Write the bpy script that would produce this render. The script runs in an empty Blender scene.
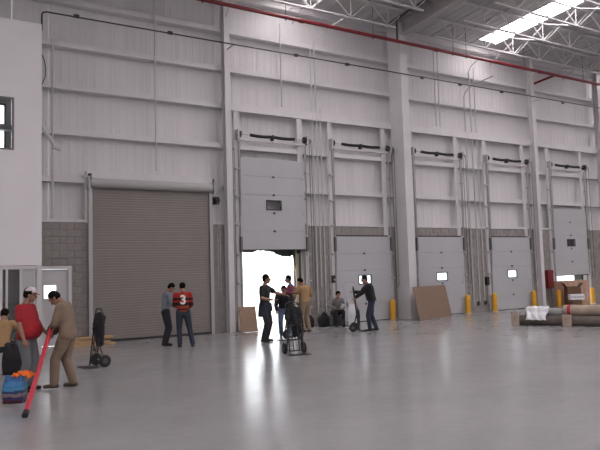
import bpy, bmesh, math, random
from mathutils import Vector, Matrix, Quaternion
from mathutils.bvhtree import BVHTree
random.seed(7)
PI = math.pi
scn = bpy.context.scene
COL = scn.collection

# ---------------------------------------------------------------- camera
EYE = 1.8                      # eye height above the slab
cam_d = bpy.data.cameras.new('camera'); cam = bpy.data.objects.new('camera', cam_d); COL.objects.link(cam)
cam_d.sensor_width = 36.0; cam_d.lens = 36.0 * 640 / 600; cam_d.clip_end = 400
def aim(yaw, pitch, roll):
    y, p, r = map(math.radians, (yaw, pitch, roll))
    f = Vector((math.sin(y)*math.cos(p), math.cos(y)*math.cos(p), math.sin(p)))
    r0 = Vector((math.cos(y), -math.sin(y), 0)); u0 = r0.cross(f)
    rt = math.cos(r)*r0 + math.sin(r)*u0; up = -math.sin(r)*r0 + math.cos(r)*u0
    return Matrix(((rt.x, up.x, -f.x), (rt.y, up.y, -f.y), (rt.z, up.z, -f.z))).to_4x4()
cam.matrix_world = Matrix.Translation((0, 0, EYE)) @ aim(31.604, 4.276, -1.702)
scn.camera = cam

# ---------------------------------------------------------------- light and exposure
SKYLIGHT = 9.9                 # radiance of the translucent roof panels under the midday sky
world = bpy.data.worlds.new('World'); scn.world = world; world.use_nodes = True
bg = world.node_tree.nodes['Background']; bg.inputs[0].default_value = (0.93, 0.96, 1.0, 1); bg.inputs[1].default_value = 3.2
sun_d = bpy.data.lights.new('sun', 'SUN'); sun_d.energy = 4.0; sun_d.angle = 0.01
sun = bpy.data.objects.new('sun', sun_d); COL.objects.link(sun); sun.rotation_euler = (math.radians(-24), math.radians(8), 0)
sun.location = (0, 40, 40)
vs = scn.view_settings
vs.view_transform = 'Standard'; vs.look = 'None'; vs.gamma = 1.0; vs.use_curve_mapping = False
vs.exposure = 0.04

# ---------------------------------------------------------------- helpers
MATS = {}
def mat(name, col, rough=0.6, metal=0.0, var=0.0, scale=4.0, bump=0.0, bscale=None, spec=0.5, stretch=None):
    if name in MATS: return MATS[name]
    m = bpy.data.materials.new(name); m.use_nodes = True; MATS[name] = m
    nt = m.node_tree; b = nt.nodes['Principled BSDF']
    b.inputs['Base Color'].default_value = (*col, 1); b.inputs['Roughness'].default_value = rough
    b.inputs['Metallic'].default_value = metal; b.inputs['Specular IOR Level'].default_value = spec
    if var or bump:
        tc = nt.nodes.new('ShaderNodeTexCoord'); mp = nt.nodes.new('ShaderNodeMapping')
        nt.links.new(tc.outputs['Object'], mp.inputs[0])
        if stretch: mp.inputs['Scale'].default_value = stretch
        n = nt.nodes.new('ShaderNodeTexNoise'); n.inputs['Scale'].default_value = scale; n.inputs['Detail'].default_value = 5
        nt.links.new(mp.outputs[0], n.inputs['Vector'])
        if var:
            r = nt.nodes.new('ShaderNodeValToRGB')
            r.color_ramp.elements[0].position = 0.3; r.color_ramp.elements[1].position = 0.7
            r.color_ramp.elements[0].color = (*[c*(1-var) for c in col], 1)
            r.color_ramp.elements[1].color = (*[min(1, c*(1+var)) for c in col], 1)
            nt.links.new(n.outputs['Fac'], r.inputs[0]); nt.links.new(r.outputs[0], b.inputs['Base Color'])
        if bump:
            n2 = nt.nodes.new('ShaderNodeTexNoise'); n2.inputs['Scale'].default_value = bscale or scale*4; n2.inputs['Detail'].default_value = 4
            nt.links.new(mp.outputs[0], n2.inputs['Vector'])
            bp = nt.nodes.new('ShaderNodeBump'); bp.inputs['Strength'].default_value = bump; bp.inputs['Distance'].default_value = 0.02
            nt.links.new(n2.outputs['Fac'], bp.inputs['Height']); nt.links.new(bp.outputs[0], b.inputs['Normal'])
    return m
def emit(name, col, s):
    m = bpy.data.materials.new(name); m.use_nodes = True; MATS[name] = m
    b = m.node_tree.nodes['Principled BSDF']
    b.inputs['Base Color'].default_value = (*col, 1); b.inputs['Emission Color'].default_value = (*col, 1); b.inputs['Emission Strength'].default_value = s
    return m
def glass(name, tint, refl=0.08):
    m = bpy.data.materials.new(name); m.use_nodes = True; MATS[name] = m
    nt = m.node_tree; nt.nodes.clear()
    o = nt.nodes.new('ShaderNodeOutputMaterial'); t = nt.nodes.new('ShaderNodeBsdfTransparent'); g = nt.nodes.new('ShaderNodeBsdfGlossy'); x = nt.nodes.new('ShaderNodeMixShader')
    t.inputs[0].default_value = (*tint, 1); g.inputs['Roughness'].default_value = 0.03; g.inputs[0].default_value = (1, 1, 1, 1)
    x.inputs[0].default_value = refl
    nt.links.new(t.outputs[0], x.inputs[1]); nt.links.new(g.outputs[0], x.inputs[2]); nt.links.new(x.outputs[0], o.inputs[0])
    return m

class MB:
    """collects simple shapes; build() links them as one mesh object"""
    def __init__(s): s.v = []; s.f = []
    def add(s, vs_, fs): n = len(s.v); s.v += [tuple(v) for v in vs_]; s.f += [tuple(i+n for i in f) for f in fs]; return s
    def box(s, x0, x1, y0, y1, z0, z1, M=None, bev=0.0):
        if bev:
            bm = bmesh.new(); bmesh.ops.create_cube(bm, size=1)
            for v in bm.verts: v.co = Vector(((x0+x1)/2+v.co.x*(x1-x0), (y0+y1)/2+v.co.y*(y1-y0), (z0+z1)/2+v.co.z*(z1-z0)))
            bmesh.ops.bevel(bm, geom=bm.edges[:], offset=bev, segments=2, profile=0.5, affect='EDGES')
            vs_ = [v.co.copy() for v in bm.verts]; bm.verts.index_update(); fs = [[v.index for v in f.verts] for f in bm.faces]; bm.free()
        else:
            vs_ = [Vector((x, y, z)) for x in (x0, x1) for y in (y0, y1) for z in (z0, z1)]
            fs = [(0,1,3,2),(4,6,7,5),(0,4,5,1),(2,3,7,6),(0,2,6,4),(1,5,7,3)]
        if M is not None: vs_ = [M @ v for v in vs_]
        return s.add(vs_, fs)
    def tube(s, pts, r, n=8, cap=True, closed=False):
        pts = [Vector(p) for p in pts]; N = len(pts); rs = r if isinstance(r, (list, tuple)) else [r]*N
        ref = None; rings = []
        for i, p in enumerate(pts):
            a = pts[i-1] if (i or closed) else pts[0]; b = pts[(i+1) % N] if (i < N-1 or closed) else pts[-1]
            t = (b-a).normalized()
            if ref is None: ref = Vector((0,0,1)) if abs(t.z) < .9 else Vector((1,0,0))
            u = (ref - t*ref.dot(t)).normalized(); w = t.cross(u); ref = u
            rings.append([p + rs[i]*(math.cos(2*PI*k/n)*u + math.sin(2*PI*k/n)*w) for k in range(n)])
        vs_ = [v for R_ in rings for v in R_]; fs = []
        for i in range(N if closed else N-1):
            j = (i+1) % N
            for k in range(n): fs.append((i*n+k, i*n+(k+1) % n, j*n+(k+1) % n, j*n+k))
        if cap and not closed: fs += [tuple(range(n))[::-1], tuple(range((N-1)*n, N*n))]
        return s.add(vs_, fs)
    def lathe(s, prof, c=(0,0,0), n=16, axis='Z'):
        vs_ = []; fs = []
        for r, h in prof:
            for k in range(n):
                a = 2*PI*k/n; p = (r*math.cos(a), r*math.sin(a), h)
                p = {'Z': p, 'X': (h, p[0], p[1]), 'Y': (p[0], h, p[1])}[axis]
                vs_.append((p[0]+c[0], p[1]+c[1], p[2]+c[2]))
        for i in range(len(prof)-1):
            for k in range(n): fs.append((i*n+k, i*n+(k+1) % n, (i+1)*n+(k+1) % n, (i+1)*n+k))
        fs += [tuple(range(n))[::-1], tuple(range((len(prof)-1)*n, len(prof)*n))]
        return s.add(vs_, fs)
    def prism(s, prof, a, b, axis='X'):
        """closed 2-D outline swept between a and b along an axis (outline is in the other two axes in order)"""
        def P(q, h): return {'X': (h, q[0], q[1]), 'Y': (q[0], h, q[1]), 'Z': (q[0], q[1], h)}[axis]
        n = len(prof); vs_ = [P(q, a) for q in prof] + [P(q, b) for q in prof]
        fs = [(k, (k+1) % n, n+(k+1) % n, n+k) for k in range(n)] + [tuple(range(n))[::-1], tuple(range(n, 2*n))]
        return s.add(vs_, fs)
    def mesh(s, name='m'):
        me = bpy.data.meshes.new(name); me.from_pydata(s.v, [], s.f)
        bm = bmesh.new(); bm.from_mesh(me); bmesh.ops.recalc_face_normals(bm, faces=bm.faces[:]); bm.to_mesh(me); bm.free()
        return me
    def build(s, name, m, parent=None, smooth=False):
        return link(name, s.mesh(name), m, parent, smooth)
def link(name, me, m=None, parent=None, smooth=False, loc=None):
    if m is not None and not me.materials: me.materials.append(m)
    if smooth:
        me.polygons.foreach_set('use_smooth', [True]*len(me.polygons))
        if smooth != 'all': me.set_sharp_from_angle(angle=math.radians(40))
    o = bpy.data.objects.new(name, me); COL.objects.link(o)
    if parent: o.parent = parent
    if loc is not None: o.location = loc
    return o
def tag(o, label=None, cat=None, group=None, kind=None):
    if label: o['label'] = label
    if cat: o['category'] = cat
    if group: o['group'] = group
    if kind: o['kind'] = kind
    return o
def empty(name, loc=(0,0,0), rz=0, **k):
    o = bpy.data.objects.new(name, None); COL.objects.link(o); o.location = loc; o.rotation_euler = (0, 0, rz); o.empty_display_size = 0.2
    return tag(o, **k)
def copy_tree(o, parent=None):
    c = o.copy(); COL.objects.link(c)
    if parent: c.parent = parent
    for ch in list(o.children): copy_tree(ch, c)
    return c

# ---------------------------------------------------------------- materials
M_clad = mat('painted_cladding', (.64,.625,.63), .55, var=.04, scale=.8, stretch=(3,3,.25))
M_girt = mat('painted_girt', (.64,.625,.63), .5, var=.05, scale=2)
M_col = mat('painted_column', (.62,.605,.61), .45, var=.04, scale=2)
M_block = mat('concrete_block', (.285,.262,.25), .9, var=.16, scale=3, bump=.3, bscale=60)
M_mortar = mat('mortar', (.27,.25,.24), .95, var=.1, scale=10)
M_door = mat('door_steel', (.44,.447,.46), .45, var=.03, scale=1.5)
M_dark = mat('dark_metal', (.035,.03,.03), .5)
M_black = mat('black_rubber', (.015,.015,.015), .7)
M_galv = mat('galvanised_steel', (.47,.46,.46), .45, metal=.15, var=.08, scale=9)
M_grey = mat('grey_conduit', (.54,.53,.53), .5)
M_shut = mat('shutter_steel', (.23,.207,.195), .5, metal=.1, var=.04, scale=2)
M_white = mat('office_plaster', (.78,.765,.77), .8, var=.02, scale=1.2)
M_frame = mat('aluminium_frame', (.62,.60,.60), .4, metal=.2)
M_red = mat('sprinkler_red', (.17,.008,.014), .4)
M_raft = mat('rafter_grey', (.40,.38,.38), .5)
M_roof = mat('roof_sheet', (.47,.46,.46), .6, var=.06, scale=1.5)
M_joist = mat('joist_white', (.52,.51,.51), .45)
M_yel = mat('safety_yellow', (.72,.36,.02), .45, var=.06, scale=6)
M_wood = mat('pine', (.46,.31,.17), .7, var=.2, scale=5, stretch=(1,8,8))
M_chip = mat('chipboard', (.23,.155,.11), .85, var=.14, scale=40)
M_chip2 = mat('fibreboard', (.33,.22,.155), .85, var=.12, scale=30)
M_pane = glass('clear_pane', (.95,.97,.97), .06)
M_tint = glass('tinted_pane', (.30,.33,.33), .12)
M_sky = emit('skylight_panel', (1.0,.93,.955), SKYLIGHT)
M_ext = mat('outside_concrete', (.62,.60,.56), .9, var=.08, scale=.6)
def floor_mat():
    m = bpy.data.materials.new('polished_concrete'); m.use_nodes = True
    nt = m.node_tree; b = nt.nodes['Principled BSDF']; L = nt.links.new
    tc = nt.nodes.new('ShaderNodeTexCoord')
    def noise(sc, det, stretch=(1,1,1)):
        mp = nt.nodes.new('ShaderNodeMapping'); mp.inputs['Scale'].default_value = stretch; L(tc.outputs['Object'], mp.inputs[0])
        n = nt.nodes.new('ShaderNodeTexNoise'); n.inputs['Scale'].default_value = sc; n.inputs['Detail'].default_value = det; n.inputs['Roughness'].default_value = .6
        L(mp.outputs[0], n.inputs['Vector']); return n
    n1 = noise(.55, 8, (1,1.4,1)); n2 = noise(9, 5); n3 = noise(2.2, 6)
    r = nt.nodes.new('ShaderNodeValToRGB'); e = r.color_ramp.elements
    e[0].position = .33; e[0].color = (.282,.282,.285,1); e[1].position = .68; e[1].color = (.352,.35,.352,1)
    mx = nt.nodes.new('ShaderNodeMix'); mx.data_type = 'FLOAT'; mx.inputs[0].default_value = .35
    L(n1.outputs['Fac'], mx.inputs[2]); L(n2.outputs['Fac'], mx.inputs[3]); L(mx.outputs[0], r.inputs[0]); L(r.outputs[0], b.inputs['Base Color'])
    rr = nt.nodes.new('ShaderNodeMapRange'); rr.inputs['From Min'].default_value = .3; rr.inputs['From Max'].default_value = .7
    rr.inputs['To Min'].default_value = .17; rr.inputs['To Max'].default_value = .23; L(n3.outputs['Fac'], rr.inputs[0]); L(rr.outputs[0], b.inputs['Roughness'])
    b.inputs['Specular IOR Level'].default_value = .5
    return m

# ---------------------------------------------------------------- the hall
D = 18.63                        # inner face of the dock wall
X0, X1, YB = -12.0, 44.0, -26.0  # extent of the hall
EAVE, SL, YR = 11.2, 0.06, -4.0  # roof height at the dock wall, its fall, the ridge
def roof_z(y): return EAVE + SL*(D-y) if y >= YR else EAVE + SL*(D-YR) - SL*(YR-y)
ZR = roof_z(YR)
tag(MB().box(X0-.3, X1+.3, YB-.3, D+.22, -.25, 0).build('floor', floor_mat()), 'polished grey concrete warehouse floor', 'floor', kind='structure')
tag(MB().box(-60, 90, D+.25, 120, -1.5, -1.2).build('yard', M_ext), 'pale concrete yard outside the dock doors', 'yard', kind='structure')
for nm, b in (('wall_left', (X0-.3, X0, YB, D+.2, 0, 11.1)), ('wall_right', (X1, X1+.3, YB, D+.2, 0, 11.1)), ('wall_front', (X0-.3, X1+.3, YB-.3, YB, 0, 11.1))):
    tag(MB().box(*b).build(nm, M_clad), 'pale painted hall wall outside the view', 'wall', kind='structure')
for x in (X0-.15, X1+.15):
    tag(MB().prism([(YB, 11.1), (D+.2, 11.1), (D+.2, EAVE), (YR, ZR), (YB, roof_z(YB))], x-.15, x+.15).build('trim_%d' % (1 if x < 0 else 2), M_clad), 'pale painted gable infill above the side wall', 'trim', kind='structure')

# openings in the block wall: (x0, x1, top)
PED = (3.10, 3.85, 2.12); SHUT = (4.45, 8.11, 4.45)
DOCKS = [(9.26, 11.57), (12.94, 15.26), (16.73, 19.03), (20.78, 23.08), (24.87, 27.16)]
DH = 3.0
OPEN = [PED, SHUT] + [(a, b, DH) for a, b in DOCKS]
BT = 3.44                        # top of the blockwork
WL, WR = X0, X1
bk = MB(); x = WL
for a, b, t in OPEN:
    bk.box(x, a, D+.02, D+.2, 0, BT)
    if t < BT: bk.box(a, b, D+.02, D+.2, t, BT)
    x = b
bk.box(x, WR, D+.02, D+.2, 0, BT)
wall = tag(bk.build('wall_back', M_mortar), 'tall back wall of grey blockwork below white ribbed cladding', 'wall', kind='structure')
# blocks, running bond; the nearest 300 are parts, the rest one part
BW, BH, J = .4, .2, .01
blocks = []
def free_spans(z0, z1, lo, hi):
    sp = []; x = lo
    for a, b, t in OPEN:
        if z0 < t - .02 and b > lo and a < hi:
            if a > x: sp.append((x, a))
            x = max(x, b)
    if x < hi: sp.append((x, hi))
    return sp
for c in range(17):
    z0 = c*BH; z1 = z0+BH
    for a, b in free_spans(z0, z1, 2.84, 28.8):
        x = a; off = (math.floor(a/BW)*BW + (BW/2 if c % 2 else 0))
        edges = [a] + [off+k*BW for k in range(0, 80) if a+.06 < off+k*BW < b-.06] + [b]
        for p, q in zip(edges[:-1], edges[1:]): blocks.append((p, q, z0))
def blk_mesh(w):
    m = MB(); h = BH-J; e = .006
    vs_ = [(0,.02,0),(w,.02,0),(w,.02,h),(0,.02,h),(0,e,0),(w,e,0),(w,e,h),(0,e,h),(e,0,e),(w-e,0,e),(w-e,0,h-e),(e,0,h-e)]
    fs = [(0,1,5,4),(1,2,6,5),(2,3,7,6),(3,0,4,7),(4,5,9,8),(5,6,10,9),(6,7,11,10),(7,4,8,11),(8,9,10,11)]
    return m.add(vs_, fs).mesh('block')
bcache = {}; rest = MB()
blocks.sort(key=lambda b: b[0])
for i, (p, q, z0) in enumerate(blocks):
    w = round(q-p-J, 3); y = D + random.uniform(0, .004)
    if w not in bcache: bcache[w] = blk_mesh(w); bcache[w].materials.append(M_block)
    if i < 300: link('block', bcache[w], None, wall, loc=(p+J/2, y, z0+J/2))
    else: rest.add([Vector(v.co)+Vector((p+J/2, y, z0+J/2)) for v in bcache[w].vertices], [tuple(f.vertices) for f in bcache[w].polygons])
tag(rest.build('distant_blocks', M_block, wall), kind='stuff')
# cladding sheets, ribbed, each a part; a window behind the office and the shutter head left open
PW = .96
def sheet(x0, x1, z0, z1):
    m = MB(); y = D+.27; prof = [(x0, y)]
    n = max(1, round((x1-x0)/.24)); s = (x1-x0)/n
    for k in range(n):
        c = x0+(k+.5)*s
        prof += [(c-.05, y), (c-.025, y-.005), (c+.025, y-.005), (c+.05, y)]
    prof += [(x1, y), (x1, y+.03), (x0, y+.03)]
    return m.prism(prof, z0, z1, 'Z')
WIN = (1.85, 2.21, 5.3, 6.62)
x = X0
while x < X1-.01:
    x1 = min(x+PW, X1)
    bands = [(BT-.04, EAVE)]
    if x < WIN[0] < x1 or x < WIN[1] < x1: bands = [(BT-.04, WIN[2]), (WIN[3], EAVE)]
    for a, b in bands: sheet(x+.003, x1-.003, a, b).build('cladding_sheet', M_clad, wall)
    if len(bands) == 2:
        for a, b in ((x, WIN[0]), (WIN[1], x1)):
            a, b = max(a, x), min(b, x1)
            if b-a > .02: sheet(a+.003, b-.003, WIN[2], WIN[3]).build('cladding_sheet', M_clad, wall)
    x = x1
# girts (C channels between columns) and the sill flashing over the blocks
COLX = [1.35, 8.70, 15.81, 23.62, 30.6]
def girt(x0, x1, z, h=.16):
    m = MB(); t = .012
    m.prism([(D+.26, z-h/2), (D, z-h/2), (D, z+h/2), (D+.26, z+h/2), (D+.26, z+h/2-t), (D+t, z+h/2-t), (D+t, z-h/2+t), (D+.26, z-h/2+t)], x0, x1)
    return m.build('girt', M_girt, wall)
for z in (9.80, 8.51, 7.28, 5.97, 4.62):
    for a, b in zip([X0]+COLX, COLX+[X1]):
        if z < 4.7 and a < 8: b = 4.3 if a > 0 else b
        girt(a, b, z, .15)
        if abs(z-7.28) < .1 and 8 < a < 30: MB().box(a, b, D-.05, D+.0, z-.14, z+.14).build('header_beam', M_girt, wall)
for a, b in zip([X0, SHUT[1]], [SHUT[0], X1]):
    MB().box(a, b, D-.02, D+.26, BT-.03, BT+.05).build('sill_flashing', M_girt, wall)
MB().box(SHUT[0]-.1, SHUT[1]+.1, D+.01, D+.26, SHUT[2], SHUT[2]+.45).build('shutter_lintel', M_girt, wall)
for a, b in ((SHUT[0]-.16, SHUT[0]), (SHUT[1], SHUT[1]+.16)):
    MB().box(a, b, D+.005, D+.26, BT-.04, SHUT[2]+.3).build('shutter_post', M_girt, wall)
for a, b in DOCKS:
    MB().box(a-.02, b+.02, D-.015, D+.02, DH-.02, DH+.10).build('door_lintel', M_dark, wall)
MB().box(X0, X1, D-.02, D+.18, EAVE-.26, EAVE-.02).build('eave_strut', M_girt, wall)

# roof: sheets running up the slope from the dock wall, each a part; translucent strips every ninth sheet
ceil = empty('ceiling', (0, 0, EAVE), label='grey sheet metal roof with translucent daylight strips', cat='ceiling', kind='structure')
SW = 1.05
def strip(y0, y1):
    m = MB(); w = SW-.004; n = 1
    prof = [(0, 0), (.0, -.035), (.03, -.035), (.045, 0), (.36, 0), (.37, -.012), (.40, -.012), (.41, 0), (.68, 0), (.69, -.012), (.72, -.012), (.73, 0), (w-.045, 0), (w-.03, -.035), (w, -.035), (w, 0), (w, .03), (0, .03)]
    a = [(px, y0, pz+roof_z(y0)-EAVE) for px, pz in prof]; b = [(px, y1, pz+roof_z(y1)-EAVE) for px, pz in prof]; n = len(prof)
    m.add(a+b, [(k, (k+1) % n, n+(k+1) % n, n+k) for k in range(n)] + [tuple(range(n)), tuple(range(n, 2*n))])
    return m.mesh('roof_sheet')
S_full, S_front, S_end, S_lit, S_lit2 = strip(YR, D+.25), strip(YB, YR), strip(18.05, D+.25), strip(YR+1.5, 18.05), strip(YB+1.5, YR-1.5)
S_mid, S_lit_short = strip(7.0, 18.05), strip(YR+1.5, 7.0)
S_gap, S_gap2, S_gap3 = strip(YR, YR+1.5), strip(YR-1.5, YR), strip(YB, YB+1.5)
for me in (S_full, S_front, S_end, S_mid, S_gap, S_gap2, S_gap3): me.materials.append(M_roof)
for me in (S_lit, S_lit2, S_lit_short): me.materials.append(M_sky)
k0 = math.floor((X0-20.05)/SW); k1 = math.ceil((X1-20.05)/SW)
for k in range(k0, k1):
    x = 20.05+k*SW
    if k % 9 == 0:
        short = k == -18             # unseen strip, added to light the left floor, shortened to keep the bay dim
        for me in (S_end, S_gap, S_gap2, S_gap3) + ((S_mid,) if short else ()): link('roof_sheet', me, None, ceil, loc=(x, 0, 0))
        for me in (S_lit_short if short else S_lit, S_lit2): link('skylight_strip', me, None, ceil, loc=(x, 0, 0))
    else:
        link('roof_sheet', S_full, None, ceil, loc=(x, 0, 0)); link('roof_sheet', S_front, None, ceil, loc=(x, 0, 0))

# ---------------------------------------------------------------- columns, rafters, joists
def ibeam(x, y, z0, z1, w, d, tf=.014, tw=.01):
    """I section standing up, web across the wall; returns web and flanges"""
    return MB().prism([(x-w/2, y-d), (x+w/2, y-d), (x+w/2, y-d+tf), (x+tw/2, y-d+tf), (x+tw/2, y-tf), (x+w/2, y-tf), (x+w/2, y), (x-w/2, y), (x-w/2, y-tf), (x-tw/2, y-tf), (x-tw/2, y-d+tf), (x-w/2, y-d+tf)], z0, z1, 'Z')
def column(x, w, d, label, big=False):
    r = empty('steel_column', (x, D, 0), label=label, cat='column', group='columns along the dock wall')
    if big:
        MB().box(-w/2, w/2, -d, -.01, .02, EAVE-.12+SL*d, bev=.006).build('shaft', M_col, r)
        MB().box(-w/2-.1, w/2+.1, -d-.1, -.005, 0, .025).build('base_plate', M_galv, r)
    else:
        ibeam(0, -.01, .02, EAVE-.1, w, d).build('shaft', M_col, r)
        MB().box(-w/2-.06, w/2+.06, -d-.07, -.005, 0, .02).build('base_plate', M_galv, r)
        MB().tube([(0, -d+.02, 10.15), (.0, -d-.45, 10.62)], .025, 6).build('flange_brace', M_col, r)
    return r
column(1.35, .2, .25, 'white steel column rising above the white office block')
column(8.72, .2, .26, 'narrow white steel column between rolling shutter and raised dock door')
column(15.81, .34, .72, 'big square white column standing beside the leaning brown board', True)
column(23.66, .2, .28, 'narrow white steel column left of the dark red hose cabinet')
column(28.55, .2, .28, 'white steel column at the far right edge of view')
def rafter(x, label):
    r = empty('roof_rafter', (x, D-.05, EAVE), label=label, cat='beam', group='main roof rafters')
    L = 22.0; w = .3
    def slab(xa, xb, za, zb, dz=0):
        a = [(xx, 0, zz-.06) for xx, zz in ((xa, za), (xb, za), (xb, zb), (xa, zb))]
        b = [(xx, -L, zz-.06+SL*L) for xx, zz in ((xa, za), (xb, za), (xb, zb), (xa, zb))]
        return MB().add(a+b, [(0,1,5,4),(1,2,6,5),(2,3,7,6),(3,0,4,7),(0,3,2,1),(4,5,6,7)])
    slab(-.006, .006, -.55, -.01).build('web', M_raft, r)
    slab(-w/2, w/2, -.015, 0).build('top_flange', M_raft, r)
    slab(-w/2, w/2, -.565, -.55).build('bottom_flange', M_raft, r)
rafter(15.81, 'pale plate girder rafter over the big square column')
rafter(30.6, 'pale plate girder rafter beyond the right edge')
rafter(1.0, 'pale plate girder rafter above the office block')
# open web joists parallel to the dock wall
PN = 1.645; DEP = .75
def joist(x0, x1, y, label):
    zt = roof_z(y)-.07; r = empty('roof_joist', (x0, y, zt), label=label, cat='joist', group='open web roof joists'); L = x1-x0
    me_t = MB().box(0, L, -.045, .045, -.06, 0); me_t.build('top_chord', M_joist, r)
    MB().box(.8, L-.8, -.04, .04, -DEP, -DEP+.05).build('bottom_chord', M_joist, r)
    k = math.ceil((x0+.8-21.12)/PN); 
    d1 = MB().tube([(0,0,0), (-PN/2, 0, DEP-.05)], .022, 6).mesh('web'); d2 = MB().tube([(0,0,0), (PN/2, 0, DEP-.05)], .022, 6).mesh('web'); d3 = MB().tube([(0,0,0), (0,0,DEP-.05)], .016, 6).mesh('web')
    for me in (d1, d2, d3): me.materials.append(M_joist)
    xn = 21.12+k*PN
    while xn < x1-.8:
        for me in (d1, d2, d3): link('web', me, None, r, loc=(xn-x0, 0, -DEP+.03))
        xn += PN
JY = [17.2, 15.74, 14.28, 12.82, 11.36, 9.9]
ordw = ['first', 'second', 'third', 'fourth', 'fifth', 'sixth']
for i, y in enumerate(JY):
    joist(15.97, 30.44, y, '%s white open web roof joist from dock wall, right of the big column' % ordw[i])
    if i < 4: joist(1.16, 15.65, y, '%s white open web roof joist from dock wall, left of the big column' % ordw[i])
def bridging(x, ya, yb, label):
    za, zb = roof_z(ya)-.07, roof_z(yb)-.07
    r = empty('cross_bridging', (x, ya, za), label=label, cat='brace', group='cross bridging between roof joists')
    MB().tube([(0,-.04,-.05), (0, yb-ya+.04, zb-za-DEP+.06)], .02, 6).build('diagonal_bar', M_joist, r)
    MB().tube([(.05,-.04,-DEP+.04), (.05, yb-ya+.04, zb-za-.05)], .02, 6).build('diagonal_bar', M_joist, r)
for xr, w in ((21.2, 'under the skylight right of the big column'), (26.1, 'at the far right of the roof'), (11.3, 'above the raised dock door'), (5.3, 'above the rolling shutter')):
    for i in range(len(JY)-1 if xr > 16 else 3):
        bridging(xr, JY[i], JY[i+1], 'crossed bars in %s joist gap, %s' % (ordw[i], w))
    r = empty('cross_bridging', (xr, D-.05, EAVE-.3), label='crossed bars against the dock wall top, %s' % w, cat='brace', group='cross bridging between roof joists')
    MB().tube([(0,0,.12), (0, JY[0]-D+.1, -.28)], .02, 6).build('diagonal_bar', M_joist, r)
    MB().tube([(.05,0,-.42), (.05, JY[0]-D+.1, .2)], .02, 6).build('diagonal_bar', M_joist, r)

# ---------------------------------------------------------------- office block at the left
OX, OY, OB, OT = 2.83, 16.8, 2.18, 8.28
of = MB()
W1 = (1.1, 2.19, 5.0, 6.31)      # upper window
xs = -7.0
of.box(xs, W1[0], OY, OY+.12, OB, OT); of.box(W1[1], OX, OY, OY+.12, OB, OT)
of.box(W1[0], W1[1], OY, OY+.12, OB, W1[2]); of.box(W1[0], W1[1], OY, OY+.12, W1[3], OT)
of.box(OX-.12, OX, OY+.12, D-.03, OB, OT); of.box(xs, xs+.12, OY+.12, D-.03, 0, OT)
of.box(xs+.12, OX-.12, OY+.12, D-.03, OT-.12, OT); of.box(xs+.12, OX-.12, OY+.12, D-.03, OB, OB+.12)
office = tag(of.build('wall_office', M_white), 'tall plain white office block standing left of the shutter', 'wall', kind='structure')
MB().box(OX-.14, OX, OY, OY+.14, 0, OB).build('corner_post', M_frame, office)
def window(name, x0, x1, z0, z1, y, fr, fm, pm, label, mull=()):
    r = empty(name, (x0, y, z0), label=label, cat='window', kind='structure'); w, h = x1-x0, z1-z0
    f = MB(); f.box(0, w, -.01, .08, 0, fr); f.box(0, w, -.01, .08, h-fr, h); f.box(0, fr, -.01, .08, fr, h-fr); f.box(w-fr, w, -.01, .08, fr, h-fr)
    f.build('window_frame', fm, r)
    c = [fr] + [m for m in mull] + [w-fr]
    for m in mull: MB().box(m-fr/2, m+fr/2, -.005, .075, fr, h-fr).build('mullion', fm, r)
    for a, b in zip(c[:-1], c[1:]): MB().box(a, b, .03, .038, fr, h-fr).build('pane', pm, r)
    return r
M_dfr = mat('dark_frame', (.16,.15,.16), .5)
window('window_1', W1[0], W1[1], W1[2], W1[3], OY, .04, M_dfr, M_pane, 'dark framed window high in the white office block', (.55,))
window('window_2', WIN[0]-.04, WIN[1]+.04, WIN[2]-.04, WIN[3]+.04, D+.22, .04, M_dfr, M_pane, 'narrow bright outer window seen through the office window')
# glazed front below the office
gl = empty('window_3', (-2.0, OY, 0), label='white framed glazed office front at ground level below the white block', cat='window', kind='structure')
for xm, w in ((0, .06), (1.3, .06), (2.6, .06), (3.86, .09), (4.02, .05), (4.33, .06), (4.66, .05)):
    MB().box(xm, xm+w, 0, .09, 0, OB-.01).build('mullion', M_frame, gl)
MB().box(0, 4.69, .005, .085, OB-.09, OB-.012).build('head_rail', M_frame, gl)
MB().box(0, 4.69, .005, .085, 0, .12).build('bottom_rail', M_frame, gl)
for a, b in ((.06, 1.3), (1.36, 2.6), (2.66, 3.86), (3.95, 4.02), (4.07, 4.33)):
    MB().box(a, b, .04, .048, .12, OB-.09).build('pane', M_tint, gl)
MB().box(4.39, 4.66, .035, .06, .12, OB-.09).build('infill_panel', mat('grey_infill', (.47,.49,.48), .6), gl)
MB().box(-3, .6, D-.75, D-.65, 0, OB).build('office_partition', mat('office_inner_wall', (.45,.44,.45), .9), office)

# ---------------------------------------------------------------- doors
d1 = empty('door_1', (PED[0], D, 0), label='white walk-through door with a small bright window, beside the office', cat='door', kind='structure')
w = PED[1]-PED[0]
fr = MB(); fr.box(-.07, .02, -.03, .1, 0, PED[2]+.07); fr.box(w-.02, w+.07, -.03, .1, 0, PED[2]+.07); fr.box(.02, w-.02, -.03, .1, PED[2]-.02, PED[2]+.07)
fr.build('door_frame', M_frame, d1)
lf = MB(); wx = (.10, .42, 1.30, 1.66)
lf.box(.025, wx[0], .03, .075, .01, PED[2]-.025); lf.box(wx[1], w-.025, .03, .075, .01, PED[2]-.025); lf.box(wx[0], wx[1], .03, .075, .01, wx[2]); lf.box(wx[0], wx[1], .03, .075, wx[3], PED[2]-.025)
leaf = lf.build('door_leaf', mat('door_white', (.60,.59,.60), .5), d1)
g = MB(); e = .03; g.box(wx[0]-e, wx[1]+e, .015, .03, wx[2]-e, wx[2]); g.box(wx[0]-e, wx[1]+e, .015, .03, wx[3], wx[3]+e); g.box(wx[0]-e, wx[0], .015, .03, wx[2], wx[3]); g.box(wx[1], wx[1]+e, .015, .03, wx[2], wx[3])
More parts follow.
